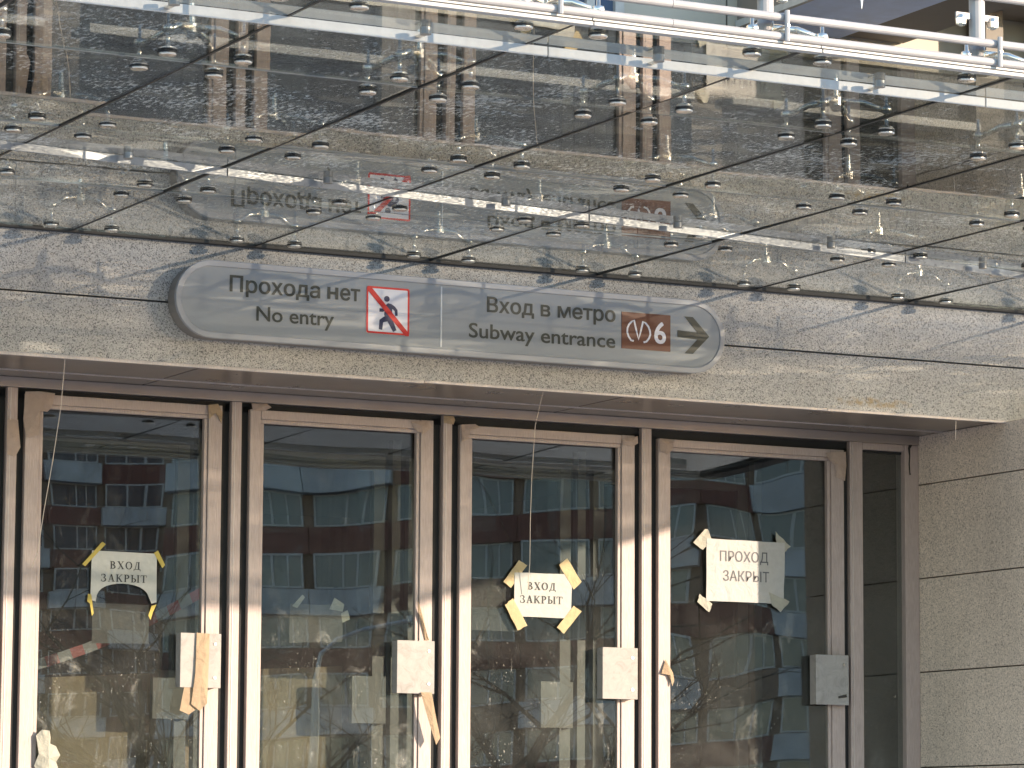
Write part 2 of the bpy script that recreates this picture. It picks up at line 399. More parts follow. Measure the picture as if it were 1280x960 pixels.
def link(name, me, parent=None, bevel=0.0, smooth=False, loc=None):
    ob = bpy.data.objects.new(name, me); col.objects.link(ob)
    if parent is not None: ob.parent = parent; ORI[ob.name] = ORI.get(parent.name, (0,0,0))
    if loc is not None: ob.location = [c*S for c in loc]
    if bevel:
        b = ob.modifiers.new('bevel', 'BEVEL'); b.width = bevel*S; b.segments = 2; b.limit_method = 'ANGLE'; b.angle_limit = R(40)
    if smooth: me.polygons.foreach_set('use_smooth', [True]*len(me.polygons))
    return ob
ORI = {}
def part(mb, name, mat, parent, **kw):
    return mb.build(name, mat, parent, origin=ORI.get(parent.name, (0,0,0)), **kw)
def tag(o, label, cat, group=None):
    o['label'] = label; o['category'] = cat
    if group: o['group'] = group
    return o
def thing(name, label, cat, at=(0,0,0), group=None):
    e = bpy.data.objects.new(name, None); col.objects.link(e); e.empty_display_size = 0.2
    e.location = [c*S for c in at]; ORI[e.name] = at
    return tag(e, label, cat, group)
def struct(o): o['kind'] = 'structure'; return o

def text_mesh(txt, x0, x1, base, cap, y, cap_ref, bold=0.0, right=None, depth=0.0012, fitw=True):
    res = []
    for body in (txt, cap_ref):
        c = bpy.data.curves.new('txt', 'FONT'); c.body = body; c.size = 1.0; c.resolution_u = 4
        ob = bpy.data.objects.new('tmp', c); col.objects.link(ob)
        dg = bpy.context.evaluated_depsgraph_get(); dg.update()
        res.append(bpy.data.meshes.new_from_object(ob.evaluated_get(dg))); bpy.data.objects.remove(ob)
    me, ref = res
    xs = [v.co.x for v in me.vertices]; ys = [v.co.y for v in ref.vertices]
    sz = cap/(max(ys)-min(ys)); by = min(ys)
    sxx = (x1-x0)/(max(xs)-min(xs)); mx = min(xs)
    mb = MB(); q = bold*0.7
    offs = [(0,0)] if not bold else [(-bold,0),(bold,0),(0,-q),(0,q),(-q,-q),(q,q),(q,-q),(-q,q)]
    for i, (ox, oz) in enumerate(offs):     # a heavier weight: the same outline laid down a hair apart
        mb.add([(x0+(v.co.x-mx+ox)*sxx, y-0.0001*i, base+(v.co.y-by+oz)*sz) for v in me.vertices],
               [tuple(p.vertices) for p in me.polygons])
    return mb

def words(mb, name, mat, parent, gap):
    # one part per word
    fx = sorted((min(mb.v[i][0] for i in f), max(mb.v[i][0] for i in f), k) for k, f in enumerate(mb.f))
    groups, end = [], None
    for a, b, k in fx:
        if end is None or a > end+gap: groups.append([]); end = b
        groups[-1].append(k); end = max(end, b)
    for gk in groups:
        m = MB(); idx = {}
        for k in gk:
            for i in mb.f[k]:
                if i not in idx: idx[i] = len(m.v); m.v.append(mb.v[i])
            m.f.append(tuple(idx[i] for i in mb.f[k])); m.mi.append(0)
        part(m, name, mat, parent)

# serif capitals for the two small notices, drawn as strokes in a unit box
def arc(cx, cz, rx, rz, a0, a1, n=10):
    return [(cx+rx*math.cos(R(a0+(a1-a0)*i/n)), cz+rz*math.sin(R(a0+(a1-a0)*i/n))) for i in range(n+1)]
def stem(x, z0=0, z1=1, w=.15, s0=True, s1=True):
    L = [([(x, z0), (x, z1)], w)]
    if s0: L.append(([(x-.15, z0+.02), (x+.15, z0+.02)], .045))
    if s1: L.append(([(x-.15, z1-.02), (x+.15, z1-.02)], .045))
    return L
GLY = {
 'В': (.68, stem(.15) + [(arc(.20, .74, .26, .235, 90, -90), [.05,.07,.1,.13,.14,.14,.14,.13,.1,.07,.05]), (arc(.20, .26, .33, .245, 90, -90), [.05,.07,.1,.13,.15,.15,.15,.13,.1,.07,.05])]),
 'Х': (.76, [([(.12, 1), (.62, 0)], .16), ([(.60, 1), (.13, 0)], .055), ([(0, .98), (.28, .98)], .045), ([(.46, .98), (.72, .98)], .045), ([(.02, .02), (.28, .02)], .045), ([(.46, .02), (.76, .02)], .045)]),
 'О': (.80, [(arc(.38, .5, .29, .465, 0, 360, 28), [.06+.09*abs(math.cos(R(360*i/28))) for i in range(29)])]),
 'Д': (.78, [([(.34, .97), (.16, .06)], .06), ([(.54, .97), (.54, .03)], .15), ([(.28, .97), (.66, .97)], .05), ([(.02, .03), (.72, .03)], .06), ([(.04, .05), (.04, -.20)], .06), ([(.70, .05), (.70, -.20)], .06)]),
 'З': (.60, [(arc(.20, .75, .22, .22, 150, -80), [.05,.05,.06,.08,.11,.14,.14,.13,.10,.07,.05]), (arc(.20, .25, .27, .25, 80, -150), [.05,.07,.11,.14,.15,.14,.11,.08,.06,.05,.05]), ([(.04, .72), (.04, .95)], .05), ([(.02, .05), (.02, .30)], .05)]),
 'А': (.76, [([(.36, 1), (.10, 0)], .055), ([(.36, 1), (.60, 0)], .16), ([(.17, .33), (.50, .33)], .05), ([(0, .02), (.24, .02)], .045), ([(.44, .02), (.76, .02)], .045)]),
 'К': (.76, stem(.15) + [([(.24, .50), (.60, .96)], .06), ([(.30, .56), (.62, .02)], .15), ([(.48, .02), (.76, .02)], .045), ([(.50, .97), (.72, .97)], .05)]),
 'Р': (.64, stem(.15) + [(arc(.20, .72, .31, .26, 90, -90), [.05,.07,.1,.13,.15,.15,.15,.13,.1,.07,.05])]),
 'Ы': (.94, stem(.15) + [(arc(.20, .28, .30, .26, 90, -90), [.05,.07,.1,.13,.15,.15,.15,.13,.1,.07,.05])] + stem(.78)),
 'Т': (.70, stem(.34, s1=False) + [([(.02, .97), (.66, .97)], .06), ([(.03, .99), (.03, .72)], .045), ([(.65, .99), (.65, .72)], .045)]),
}
def serif(txt, x0, x1, base, cap, y):
    mb = MB(); tot = sum(GLY[c][0]+.10 for c in txt)-.10; k = (x1-x0)/tot; x = x0; i = 0
    for c in txt:
        w, st = GLY[c]
        for pts, ww in st:
            i += 1
            sc = [q*(k+cap)/2 for q in ww] if isinstance(ww, list) else ww*(k+cap)/2
            mb.ribbon([(x+px*k, base+pz*cap) for px, pz in pts], sc, y-0.00015*(i % 7), 0.0008)
        x += (w+.10)*k
    return mb

# ---------------------------------------------------------------- the setting: ground, landing, steps
FLOOR = -0.32
GROUND = -2.0
g = MB(); g.add([(-1500,-1500,GROUND),(1500,-1500,GROUND),(1500,1500,GROUND),(-1500,1500,GROUND)], [(0,1,2,3)])
struct(g.build('ground', M['asphalt']))
ld = MB().box(-14, 14, -7.0, 0.86, GROUND-0.3, FLOOR).build('landing', M['concrete']); struct(ld)
nst = 9
for i in range(nst):
    z1 = FLOOR-(i+1)*(FLOOR-GROUND)/(nst+1)
    struct(MB().box(-14, 14, -7.0-(i+1)*0.38, -7.0-i*0.38-0.002, GROUND-0.3, z1).build('step', M['concrete']))

# ---------------------------------------------------------------- station building: fascia, soffit, side wall, posts, upper facade
FB, FM, FT, ZC = 2.422, 2.734, 3.046, 3.058
st = thing('station_building', 'speckled granite metro station entrance front with metal soffit and door posts', 'building', (1.5, 0.4, FLOOR))
core = MB().box(-14, 14, 0.052, 0.60, FB+0.06, FT+0.02); part(core, 'lintel_core', M['dark'], st)
seams = [0.775+1.195*k for k in range(-9, 9)]
for a, b in zip(seams[:-1], seams[1:]):
    for (z0, z1) in ((FB+0.004, FM-0.005), (FM+0.005, FT)):
        j = rnd.uniform(-0.0012, 0.0012)
        part(MB().box(a+0.0003, b-0.0003, j*0.5, 0.050, z0, z1), 'fascia_slab', M['granite'], st)
for a, b in ((-9.0, -3.080), (-3.066, -0.610), (-0.596, 1.864), (1.878, 4.302), (4.3035, 9.0)):
    part(MB().box(a, b, 0.022, 0.628, FB+0.001, FB+0.02), 'soffit_panel', M['soffit'], st, bevel=0.003)
    part(MB().box(a, b, 0.655, 0.905, FB-0.001, FB+0.018), 'soffit_panel', M['soffit'], st, bevel=0.003)
part(MB().box(-9, 4.302, 0.640, 0.6545, FB-0.003, FB+0.02), 'soffit_joint', M['trim'], st)
xx = -9.0
while xx < 9.0:
    x2 = xx + 2.43 + rnd.uniform(-.1, .1)
    dz = rnd.uniform(-0.004, 0.003)
    part(MB().box(xx, min(x2, 9)-0.002, -0.004, 0.0215, FB-0.012+dz, FB+0.0035), 'edge_trim', M['trim'], st, bevel=0.002)
    xx = x2
# right-hand return wall
zj = [-0.634, -0.081, 0.473, 1.028, 1.578, 2.131, FB+0.002]
part(MB().box(4.36, 6.2, -0.28, 1.4, FLOOR, FB-0.006), 'pier_core', M['dark'], st)
for z0, z1 in zip(zj[:-1], zj[1:]):
    if z1 < FLOOR: continue
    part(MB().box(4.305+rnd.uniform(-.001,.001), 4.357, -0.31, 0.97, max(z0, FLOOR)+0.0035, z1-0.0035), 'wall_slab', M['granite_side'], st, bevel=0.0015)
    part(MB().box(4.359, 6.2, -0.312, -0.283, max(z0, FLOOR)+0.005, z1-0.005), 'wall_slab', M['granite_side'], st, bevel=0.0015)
# posts and header
DY = 0.90
HB = 2.366
for x0, x1 in ((-1.358,-1.301), (-0.089,-0.031), (1.176,1.231), (2.432,2.496), (3.826,3.914), (-2.62,-2.565)):
    p = part(MB().box(x0, x1, DY-0.004, DY+0.09, FLOOR, HB-0.001), 'mullion', M['frame'], st, bevel=0.003)
    part(MB().box(x0+0.016, x0+0.020, DY-0.0065, DY+0.02, FLOOR, HB-0.002), 'groove_line', M['trim'], p)
part(MB().box(-6, 4.303, DY-0.012, DY+0.10, HB, FB-0.002), 'header', M['header'], st, bevel=0.003)
part(MB().box(-6, 4.303, DY+0.03, DY+0.07, HB-0.055, HB-0.0015), 'header_gasket', M['black'], st)
# narrow fixed light beside the side wall
sl = part(MB().box(4.206, 4.3035, DY-0.006, DY+0.09, FLOOR, HB-0.001), 'side_light_post', M['frame'], st, bevel=0.003)
part(MB().box(3.916, 4.2045, DY-0.002, DY+0.06, 2.325, HB-0.001), 'side_light_head', M['frame'], st, bevel=0.003)
M['glass_side_light'] = door_glass('side_light_glass', 9, 0.0006)
part(MB().box(3.9145, 4.2055, DY+0.035, DY+0.043, FLOOR+0.02, 2.330), 'side_light_pane', M['glass_side_light'], st)
# crack in the corner above the side light
ck = MB(); cp = [(4.268,2.425),(4.262,2.40),(4.248,2.372),(4.236,2.345),(4.240,2.30),(4.236,2.25),(4.240,2.20),(4.243,2.19)]
ck.ribbon(cp, [.02,.03,.024,.016,.008,.009,.007,.012], DY-0.0085, 0.001); part(ck, 'torn_seal', M['black'], st)
# upper facade, seen above and through the canopy
UY = 0.12
part(MB().box(-14, 14, UY+0.25, UY+0.6, FT+0.02, 9.5), 'upper_wall_core', M['beige'], st)
for a, b in zip(seams[:-1], seams[1:]):
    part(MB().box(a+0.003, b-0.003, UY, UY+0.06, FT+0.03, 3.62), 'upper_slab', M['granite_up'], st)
for k in range(-6, 7):
    x0 = 0.62+1.9*k
    part(MB().box(x0, x0+1.70, UY+0.10, UY+0.13, 3.63, 4.085), 'ribbon_window', M['dark_glazing'], st)
    part(MB().box(x0, x0+1.70, UY+0.10, UY+0.13, 4.165, 4.44), 'ribbon_window', M['dark_glazing'], st)
    part(MB().box(x0+1.702, x0+1.898, UY+0.02, UY+0.20, 3.63, 4.44), 'ledge_shadow_pier', M['brown_soffit'], st)  # dark piers added where post shadows break up the sunlit ledge
    part(MB().box(x0+0.02, x0+1.68, UY-0.06, UY+0.20, 4.10, 4.150), 'ledge', M['white_metal'], st, bevel=0.004)
for a, b in ((-14, 1.56), (1.96, 2.62), (2.632, 5.0), (5.01, 9.0)):
    part(MB().box(a, b, UY+0.15, UY+0.20, 4.47, 9.4), 'cladding_panel', M['beige'], st)
w = part(MB().box(1.57, 1.95, UY+0.16, UY+0.20, 4.50, 6.4), 'upper_window', M['blue_glazing'], st)
for x0, x1 in ((1.57, 1.60), (1.72, 1.77), (1.90, 1.955)):
    part(MB().box(x0, x1, UY+0.13, UY+0.17, 4.49, 6.4), 'window_bar', M['white_metal'], w)
# upper overhang with a blue-grey panel on its underside
part(MB().box(2.69, 3.80, -1.3, UY+0.14, 4.615, 4.95), 'overhang_slab', M['brown_soffit'], st)
part(MB().box(3.802, 9.0, -0.30, UY+0.14, 4.83, 4.96), 'overhang_slab', M['brown_soffit'], st)
part(MB().box(2.71, 3.36, -1.29, UY+0.13, 4.596, 4.612), 'overhang_panel', M['sky_tint_panel'], st)
part(MB().box(2.675, 2.702, -1.3, UY+0.14, 4.585, 4.625), 'overhang_edge', M['white_metal'], st)
for x0 in (4.24, 4.66, 5.4):
    part(MB().box(x0, x0+0.12, UY-0.06, UY+0.13, 4.47, 4.828), 'overhang_pier', M['brown_soffit'], st)

# ---------------------------------------------------------------- interior behind the doors
it = thing('vestibule', 'dim entrance hall with stone floor seen through the door glass', 'hall', (1.0, 3.0, FLOOR))
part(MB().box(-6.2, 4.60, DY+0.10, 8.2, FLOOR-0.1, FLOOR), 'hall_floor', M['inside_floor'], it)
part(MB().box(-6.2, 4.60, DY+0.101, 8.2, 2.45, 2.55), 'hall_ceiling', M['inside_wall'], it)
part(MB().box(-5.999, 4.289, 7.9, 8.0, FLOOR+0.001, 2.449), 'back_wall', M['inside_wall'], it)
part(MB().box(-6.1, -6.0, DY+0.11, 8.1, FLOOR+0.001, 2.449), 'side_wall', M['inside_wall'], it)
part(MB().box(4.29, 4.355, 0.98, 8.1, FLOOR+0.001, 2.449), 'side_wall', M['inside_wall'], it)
IY = 1.65
INL = ['inner glazed door behind the torn notice', 'inner glazed door behind the dim grey sheet', 'inner glazed door behind the notice with cream tape', 'inner glazed door behind the largest notice']
proto = None
for k in range(4):
    xr = -0.09 + 1.2*k                       # left edge of the right stile
    if proto is None:
        d = thing('inner_door', INL[k], 'door', (xr, IY, FLOOR), 'inner row of doors')
        o = (xr, IY, FLOOR)
        part(MB().box(xr, xr+0.07, IY, IY+0.05, FLOOR, 2.2), 'stile', M['inner_frame'], d)
        part(MB().box(xr-0.98, xr-0.91, IY, IY+0.05, FLOOR, 2.2), 'stile', M['inner_frame'], d)
        part(MB().box(xr+0.116, xr+0.168, IY, IY+0.06, FLOOR, 2.3), 'post', M['inner_frame'], d)
        part(MB().box(xr-0.909, xr-0.001, IY, IY+0.05, 2.12, 2.2), 'top_rail', M['inner_frame'], d)
        part(MB().box(xr-0.909, xr-0.001, IY, IY+0.05, FLOOR, FLOOR+0.12), 'bottom_rail', M['inner_frame'], d)
        part(MB().box(xr-0.905, xr-0.003, IY+0.02, IY+0.026, FLOOR+0.12, 2.12), 'glass_pane', M['glass_side'], d)
        part(MB().box(xr-0.145, xr+0.065, IY-0.045, IY-0.005, 0.683, 0.948), 'push_plate', M['inner_frame'], d)
        proto = d
    else:
        d = thing('inner_door', INL[k], 'door', (xr, IY, FLOOR), 'inner row of doors')
        for ch in proto.children:
            c = ch.copy(); col.objects.link(c); c.parent = d
tb = thing('plywood_board', 'tan board standing inside behind the two left doors, its top sunlit', 'board', (0.1, 1.86, FLOOR))  # top edge shaped along the line where sun meets shade
part(MB().add([(-1.45,1.86,FLOOR),(1.02,1.86,FLOOR),(1.02,1.86,1.015),(-1.45,1.86,0.86),(-1.45,1.89,FLOOR),(1.02,1.89,FLOOR),(1.02,1.89,1.015),(-1.45,1.89,0.86)],
              [(0,1,2,3),(7,6,5,4),(3,2,6,7),(1,0,4,5),(2,1,5,6),(0,3,7,4)]), 'sheet', M['board'], tb)
part(MB().box(-0.3, -0.26, 1.895, 1.96, FLOOR, 0.85), 'batten', M['inside_wall'], tb)
bt = MB(); x0, z0, x1, z1 = -1.15, 0.90, 0.0, 1.40
pts = [(x0+(x1-x0)*t/8, z0+(z1-z0)*t/8-0.05*math.sin(math.pi*t/8)) for t in range(9)]
bt.ribbon(pts, 0.055, 1.35, 0.001)
o = bt.build('barrier_tape', M['barrier'], origin=(-0.6, 1.35, 1.1)); o.location = (-0.6*S, 1.35*S, 1.1*S)
tag(o, 'red and white barrier tape stretched slantwise behind the leftmost door', 'tape')

# ---------------------------------------------------------------- the glazed doors
DOORS = [(-2.515,-1.412,-2.42,-1.51,2.338,2.264), (-1.255,-0.143,-1.155,-0.244,2.338,2.263), (0.020,1.118,0.104,1.018,2.330,2.257), (1.283,2.389,1.362,2.283,2.318,2.246), (2.543,3.787,2.626,3.677,2.312,2.244)]
DL = ['glazed door at the left edge of the row, mostly outside the picture',
      'glazed metal door with the torn paper notice and yellow tape',
      'glazed metal door without a notice on its glass, dim sheet behind it',
      'glazed metal door with the small notice held by four cream tapes',
      'widest glazed metal door, beside the granite side wall']
TILT = [1.05, 1.1, 1.1, 1.05, 0.8]
doors = []
for k, (xo0, xo1, xg0, xg1, zt, zg) in enumerate(DOORS):
    d = thing('glazed_door', DL[k], 'door', ((xo0+xo1)/2, DY, FLOOR), 'row of glazed entrance doors'); doors.append(d)
    zb = FLOOR+0.012; gl = 0.022
    part(MB().box(xo0, xg0-gl, DY, DY+0.055, zb, zt), 'stile', M['frame'], d, bevel=0.003)
    part(MB().box(xg1+gl, xo1, DY, DY+0.055, zb, zt), 'stile', M['frame'], d, bevel=0.003)
    part(MB().box(xg0-gl+0.001, xg1+gl-0.001, DY+0.001, DY+0.054, zg+gl, zt-0.0008), 'top_rail', M['frame'], d, bevel=0.003)
    part(MB().box(xg0-gl+0.001, xg1+gl-0.001, DY+0.001, DY+0.054, zb, zb+0.16), 'bottom_rail', M['frame'], d, bevel=0.003)
    part(MB().box(xg0-gl+0.0015, xg0, DY+0.008, DY+0.04, zb+0.161, zg), 'glazing_bead', M['frame'], d, bevel=0.003)
    part(MB().box(xg1, xg1+gl-0.0015, DY+0.008, DY+0.04, zb+0.161, zg), 'glazing_bead', M['frame'], d, bevel=0.003)
    part(MB().box(xg0-gl+0.0015, xg1+gl-0.0015, DY+0.009, DY+0.04, zg+0.0005, zg+gl-0.001), 'glazing_bead', M['frame'], d, bevel=0.003)
    # dark rubber seals in the gaps beside the leaf
    part(MB().box(xo0-0.050, xo0-0.001, DY+0.03, DY+0.05, zb, zt+0.015), 'rubber_seal', M['black'], d)
    part(MB().box(xo1+0.001, xo1+0.050, DY+0.03, DY+0.05, zb, zt+0.015), 'rubber_seal', M['black'], d)
    # pane: its own origin so that it can lean a little
    cx, cz = (xg0+xg1)/2, (zb+0.15+zg+0.01)/2
    hw, hh = (xg1-xg0)/2+0.012, (zg+0.01-zb-0.15)/2
    gm = door_glass('door_glass_%d' % k, k+1, 0.0024 if k < 4 else 0.0030)
    gp = MB().box(-hw, hw, -0.004, 0.004, -hh, hh)
    ob = link('glass_pane', gp.mesh('glass_pane', gm), d)
    ob.location = ((cx-(xo0+xo1)/2)*S, 0.026*S, (cz-FLOOR)*S)
    ob.rotation_euler = (-R(TILT[k]), 0, R([0.0, 0.05, -0.05, 0.08, -0.15][k]))
    # push plate box on the right stile
    pw = [0.225, 0.232, 0.226, 0.225, 0.223][k]
    xp1 = xo1-0.012; z0, z1 = 0.822, 1.110
    pl = part(MB().box(xp1-pw, xp1, DY-0.060, DY-0.052, z0, z1), 'push_plate', M['plate'], d, bevel=0.002)
    part(MB().box(xp1-pw+0.002, xp1-pw+0.010, DY-0.0518, DY+0.010, z0+0.002, z1-0.002), 'plate_return', M['plate'], pl)
    part(MB().box(xp1-0.10, xp1-0.004, DY-0.0518, DY-0.0005, z0+0.004, z1-0.004), 'plate_mount', M['dark'], pl)
    for zz in (z0+0.055, z1-0.055):
        sc = MB(); sc.tube([(xp1-0.035, DY-0.0595, zz), (xp1-0.035, DY-0.064, zz)], 0.0085, 12)
        part(sc, 'screw', M['steel'], pl)

def quad(pts, y, d=0.0015):
    # order the outline so that it faces the street
    a = sum(pts[i][0]*pts[(i+1) % len(pts)][1]-pts[(i+1) % len(pts)][0]*pts[i][1] for i in range(len(pts)))
    return MB().prism(pts if a > 0 else pts[::-1], y-d, y)
def wob(pts, n=5, a=0.004, seed=1):
    r = random.Random(seed); out = []
    for i, p in enumerate(pts):
        q = pts[(i+1) % len(pts)]
        for k in range(n):
            t = k/n; out.append((p[0]+(q[0]-p[0])*t+(r.uniform(-a, a) if k else 0), p[1]+(q[1]-p[1])*t+(r.uniform(-a, a) if k else 0)))
    return out
def crumple(pts, y, seed, a=0.010, name='tape_strip', mat=None, parent=None, thick=0.0012):
    """a hanging or lifted tape: a fan of faces with uneven depth"""
    r = random.Random(seed); n = len(pts); cx = sum(p[0] for p in pts)/n; cz = sum(p[1] for p in pts)/n
    vs = [(cx, y-a*1.2, cz)] + [(x, y-r.uniform(0.001, a), z) for x, z in pts]
    vs += [(v[0], v[1]+thick, v[2]) for v in vs]
    m = n+1; fs = []
    for i in range(n):
        j = (i+1) % n; fs += [(0, i+1, j+1), (m, m+j+1, m+i+1), (j+1, i+1, m+i+1, m+j+1)]
    return part(MB().add(vs, fs), name, mat, parent)
# torn tape left on the doors and posts
crumple([(-1.262,2.345),(-1.19,2.35),(-1.10,2.345),(-1.115,2.27),(-1.14,2.245),(-1.175,2.25),(-1.185,2.12),(-1.255,2.10),(-1.27,2.20)], DY-0.004, 1, 0.012, 'torn_tape', M['tape_pink'], doors[1])
crumple([(-0.235,2.335),(-0.175,2.345),(-0.146,2.30),(-0.150,2.24),(-0.19,2.30),(-0.225,2.26)], DY-0.004, 2, 0.010, 'torn_tape', M['tape_tan'], doors[1])
crumple([(0.022,2.36),(0.11,2.365),(0.14,2.345),(0.10,2.325),(0.03,2.32)], DY-0.004, 3, 0.008, 'torn_tape', M['tape_pink'], doors[2])
crumple([(0.975,2.315),(1.09,2.325),(1.105,2.29),(1.05,2.25),(1.0,2.275)], DY-0.004, 4, 0.008, 'torn_tape', M['tape_pink'], doors[2])
crumple([(1.286,2.318),(1.37,2.325),(1.40,2.31),(1.34,2.29),(1.33,2.24),(1.290,2.22)], DY-0.004, 5, 0.008, 'torn_tape', M['tape_pink'], doors[3])
crumple([(2.30,2.29),(2.40,2.315),(2.405,2.275),(2.37,2.255),(2.31,2.262)], DY-0.004, 6, 0.012, 'torn_tape', M['tape_pink'], doors[3])
crumple([(2.548,2.312),(2.61,2.31),(2.64,2.30),(2.63,2.25),(2.60,2.22),(2.55,2.24)], DY-0.004, 7, 0.008, 'torn_tape', M['tape_pink'], doors[4])
crumple([(3.66,2.29),(3.79,2.30),(3.80,2.22),(3.785,2.13),(3.73,2.15),(3.72,2.22),(3.67,2.25)], DY-0.004, 8, 0.014, 'torn_tape', M['tape_pink'], doors[4])
crumple([(-0.30,1.112),(-0.225,1.108),(-0.228,0.93),(-0.236,0.74),(-0.275,0.70),(-0.325,0.735),(-0.305,0.90)], DY-0.064, 9, 0.010, 'hanging_tape', M['tape_tan'], doors[1])
crumple([(-0.36,0.83),(-0.30,0.83),(-0.275,0.72),(-0.33,0.68),(-0.385,0.70)], DY-0.05, 10, 0.010, 'hanging_tape', M['tape_tan'], doors[1])
crumple([(1.02,0.83),(1.085,0.83),(1.105,0.72),(1.140,0.585),(1.115,0.545),(1.06,0.70)], DY-0.064, 11, 0.012, 'hanging_tape', M['tape_tan'], doors[2])
crumple([(1.028,1.33),(1.05,1.27),(1.088,1.13),(1.098,1.118),(1.075,1.118),(1.03,1.27)], DY-0.004, 12, 0.010, 'torn_tape', M['tape_tan'], doors[2])
crumple([(2.585,1.055),(2.555,0.975),(2.60,0.965),(2.615,0.94),(2.630,0.905),(2.642,0.94),(2.635,0.98)], DY-0.004, 13, 0.016, 'torn_tape', M['tape_tan'], doors[4])
crumple([(3.70,0.872),(3.755,0.885),(3.758,0.868),(3.70,0.860)], DY-0.063, 14, 0.004, 'torn_tape', M['dark'], doors[4])
crumple([(-1.362,2.19),(-1.30,2.195),(-1.285,2.05),(-1.31,2.0),(-1.36,2.01)], DY-0.006, 15, 0.010, 'torn_tape', M['tape_pink'], st)
crumple([(1.174,2.362),(1.235,2.362),(1.245,2.34),(1.235,2.315),(1.175,2.32)], DY-0.006, 16, 0.010, 'torn_tape', M['tape_tan'], st)
crumple([(-1.168,0.555),(-1.14,0.585),(-1.10,0.580),(-1.085,0.545),(-1.095,0.515),(-1.06,0.50),(-1.035,0.455),(-1.05,0.42),(-1.03,0.37),(-1.04,0.30),(-1.10,0.26),(-1.165,0.27),(-1.15,0.33),(-1.172,0.40),(-1.155,0.46)], DY-0.004, 17, 0.035, 'wadded_film', M['tape_pale'], doors[1])

# ---------------------------------------------------------------- notices
PY = DY+0.012
n1 = thing('paper_notice', 'torn white notice reading ВХОД ЗАКРЫТ with its lower half ripped away in an arch', 'notice', (-0.68, PY, 1.27))
arch = [(-0.535,1.268)] + [(-0.690+0.150*math.cos(R(a))*1.0, 1.262+0.100*math.sin(R(a))**0.7) for a in range(12, 169, 13)] + [(-0.842,1.262)]
out = [(-0.872,1.270)] + [(-0.842,1.262)] + arch[1:-1][::-1] + [(-0.528,1.262),(-0.500,1.270),(-0.502,1.527),(-0.868,1.530)]
part(quad(out, PY), 'sheet', M['paper'], n1)
part(serif('ВХОД', -0.766, -0.592, 1.438, 0.040, PY-0.0032), 'lettering', M['print'], n1)
part(serif('ЗАКРЫТ', -0.814, -0.556, 1.370, 0.039, PY-0.0032), 'lettering', M['print'], n1)
for q in ([(-0.922,1.455),(-0.905,1.445),(-0.792,1.566),(-0.812,1.578)], [(-0.520,1.530),(-0.497,1.545),(-0.455,1.470),(-0.470,1.452)],
          [(-0.886,1.300),(-0.868,1.300),(-0.852,1.20),(-0.862,1.185),(-0.874,1.25),(-0.890,1.262)], [(-0.500,1.258),(-0.528,1.250),(-0.545,1.20),(-0.532,1.175),(-0.520,1.215)]):
    part(quad(q, PY-0.0022, 0.001), 'tape_strip', M['tape_yellow'], n1)
n3 = thing('paper_notice', 'small white notice reading ВХОД ЗАКРЫТ fixed by four wide cream tapes', 'notice', (1.81, PY, 1.27))
part(quad(wob([(1.628,1.268),(1.990,1.268),(1.993,1.515),(1.632,1.512)], 4, 0.0015, 3), PY), 'sheet', M['paper'], n3)
part(serif('ВХОД', 1.712, 1.892, 1.420, 0.042, PY-0.0032), 'lettering', M['print'], n3)
part(serif('ЗАКРЫТ', 1.668, 1.934, 1.345, 0.042, PY-0.0032), 'lettering', M['print'], n3)
for i, q in enumerate(([(1.562,1.457),(1.61,1.425),(1.712,1.555),(1.659,1.582)], [(1.911,1.565),(1.962,1.603),(2.054,1.476),(2.003,1.430)], [(1.571,1.329),(1.621,1.368),(1.712,1.218),(1.652,1.190)], [(1.898,1.215),(2.004,1.340),(2.055,1.310),(1.943,1.181)])):
    part(quad(wob(q, 4, 0.002, 20+i), PY+(0.0018 if i == 0 else -0.0022), 0.001), 'tape_strip', M['tape_cream'], n3)
n4 = thing('paper_notice', 'largest white notice reading ПРОХОД ЗАКРЫТ in sans capitals, half in shade', 'notice', (3.12, PY, 1.40))
part(quad(wob([(2.862,1.398),(3.380,1.396),(3.388,1.752),(2.866,1.756)], 4, 0.002, 5), PY), 'sheet', M['paper_big'], n4)
part(text_mesh('ПРОХОД', 2.954, 3.274, 1.630, 0.060, PY-0.0032, 'П', 0.005), 'lettering', M['print_pale'], n4)
part(text_mesh('ЗАКРЫТ', 2.974, 3.280, 1.518, 0.060, PY-0.0032, 'Т', 0.005), 'lettering', M['print_pale'], n4)
for i, q in enumerate(([(2.779,1.728),(2.842,1.689),(2.905,1.747),(2.874,1.810),(2.856,1.808)], [(3.328,1.816),(3.430,1.732),(3.387,1.698),(3.333,1.733)], [(2.821,1.437),(2.905,1.381),(2.884,1.334),(2.805,1.391)], [(3.278,1.463),(3.418,1.413),(3.358,1.350),(3.299,1.390)])):
    part(quad(wob(q, 4, 0.003, 30+i), PY+(0.0018 if i != 3 else -0.0022), 0.001), 'tape_strip', M['tape_pale'], n4)
QY = DY+0.05
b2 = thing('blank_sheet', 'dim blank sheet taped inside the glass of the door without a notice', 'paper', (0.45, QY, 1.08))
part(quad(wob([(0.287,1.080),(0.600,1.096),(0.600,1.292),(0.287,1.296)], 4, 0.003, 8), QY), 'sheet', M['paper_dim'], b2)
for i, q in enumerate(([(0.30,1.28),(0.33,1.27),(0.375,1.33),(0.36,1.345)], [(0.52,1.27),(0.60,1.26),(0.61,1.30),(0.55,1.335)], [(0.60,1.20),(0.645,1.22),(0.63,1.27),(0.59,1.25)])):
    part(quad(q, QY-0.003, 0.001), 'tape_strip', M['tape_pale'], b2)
b1 = thing('blank_sheet', 'dim blank sheet inside the glass below the torn notice', 'paper', (-0.65, QY, 1.05))
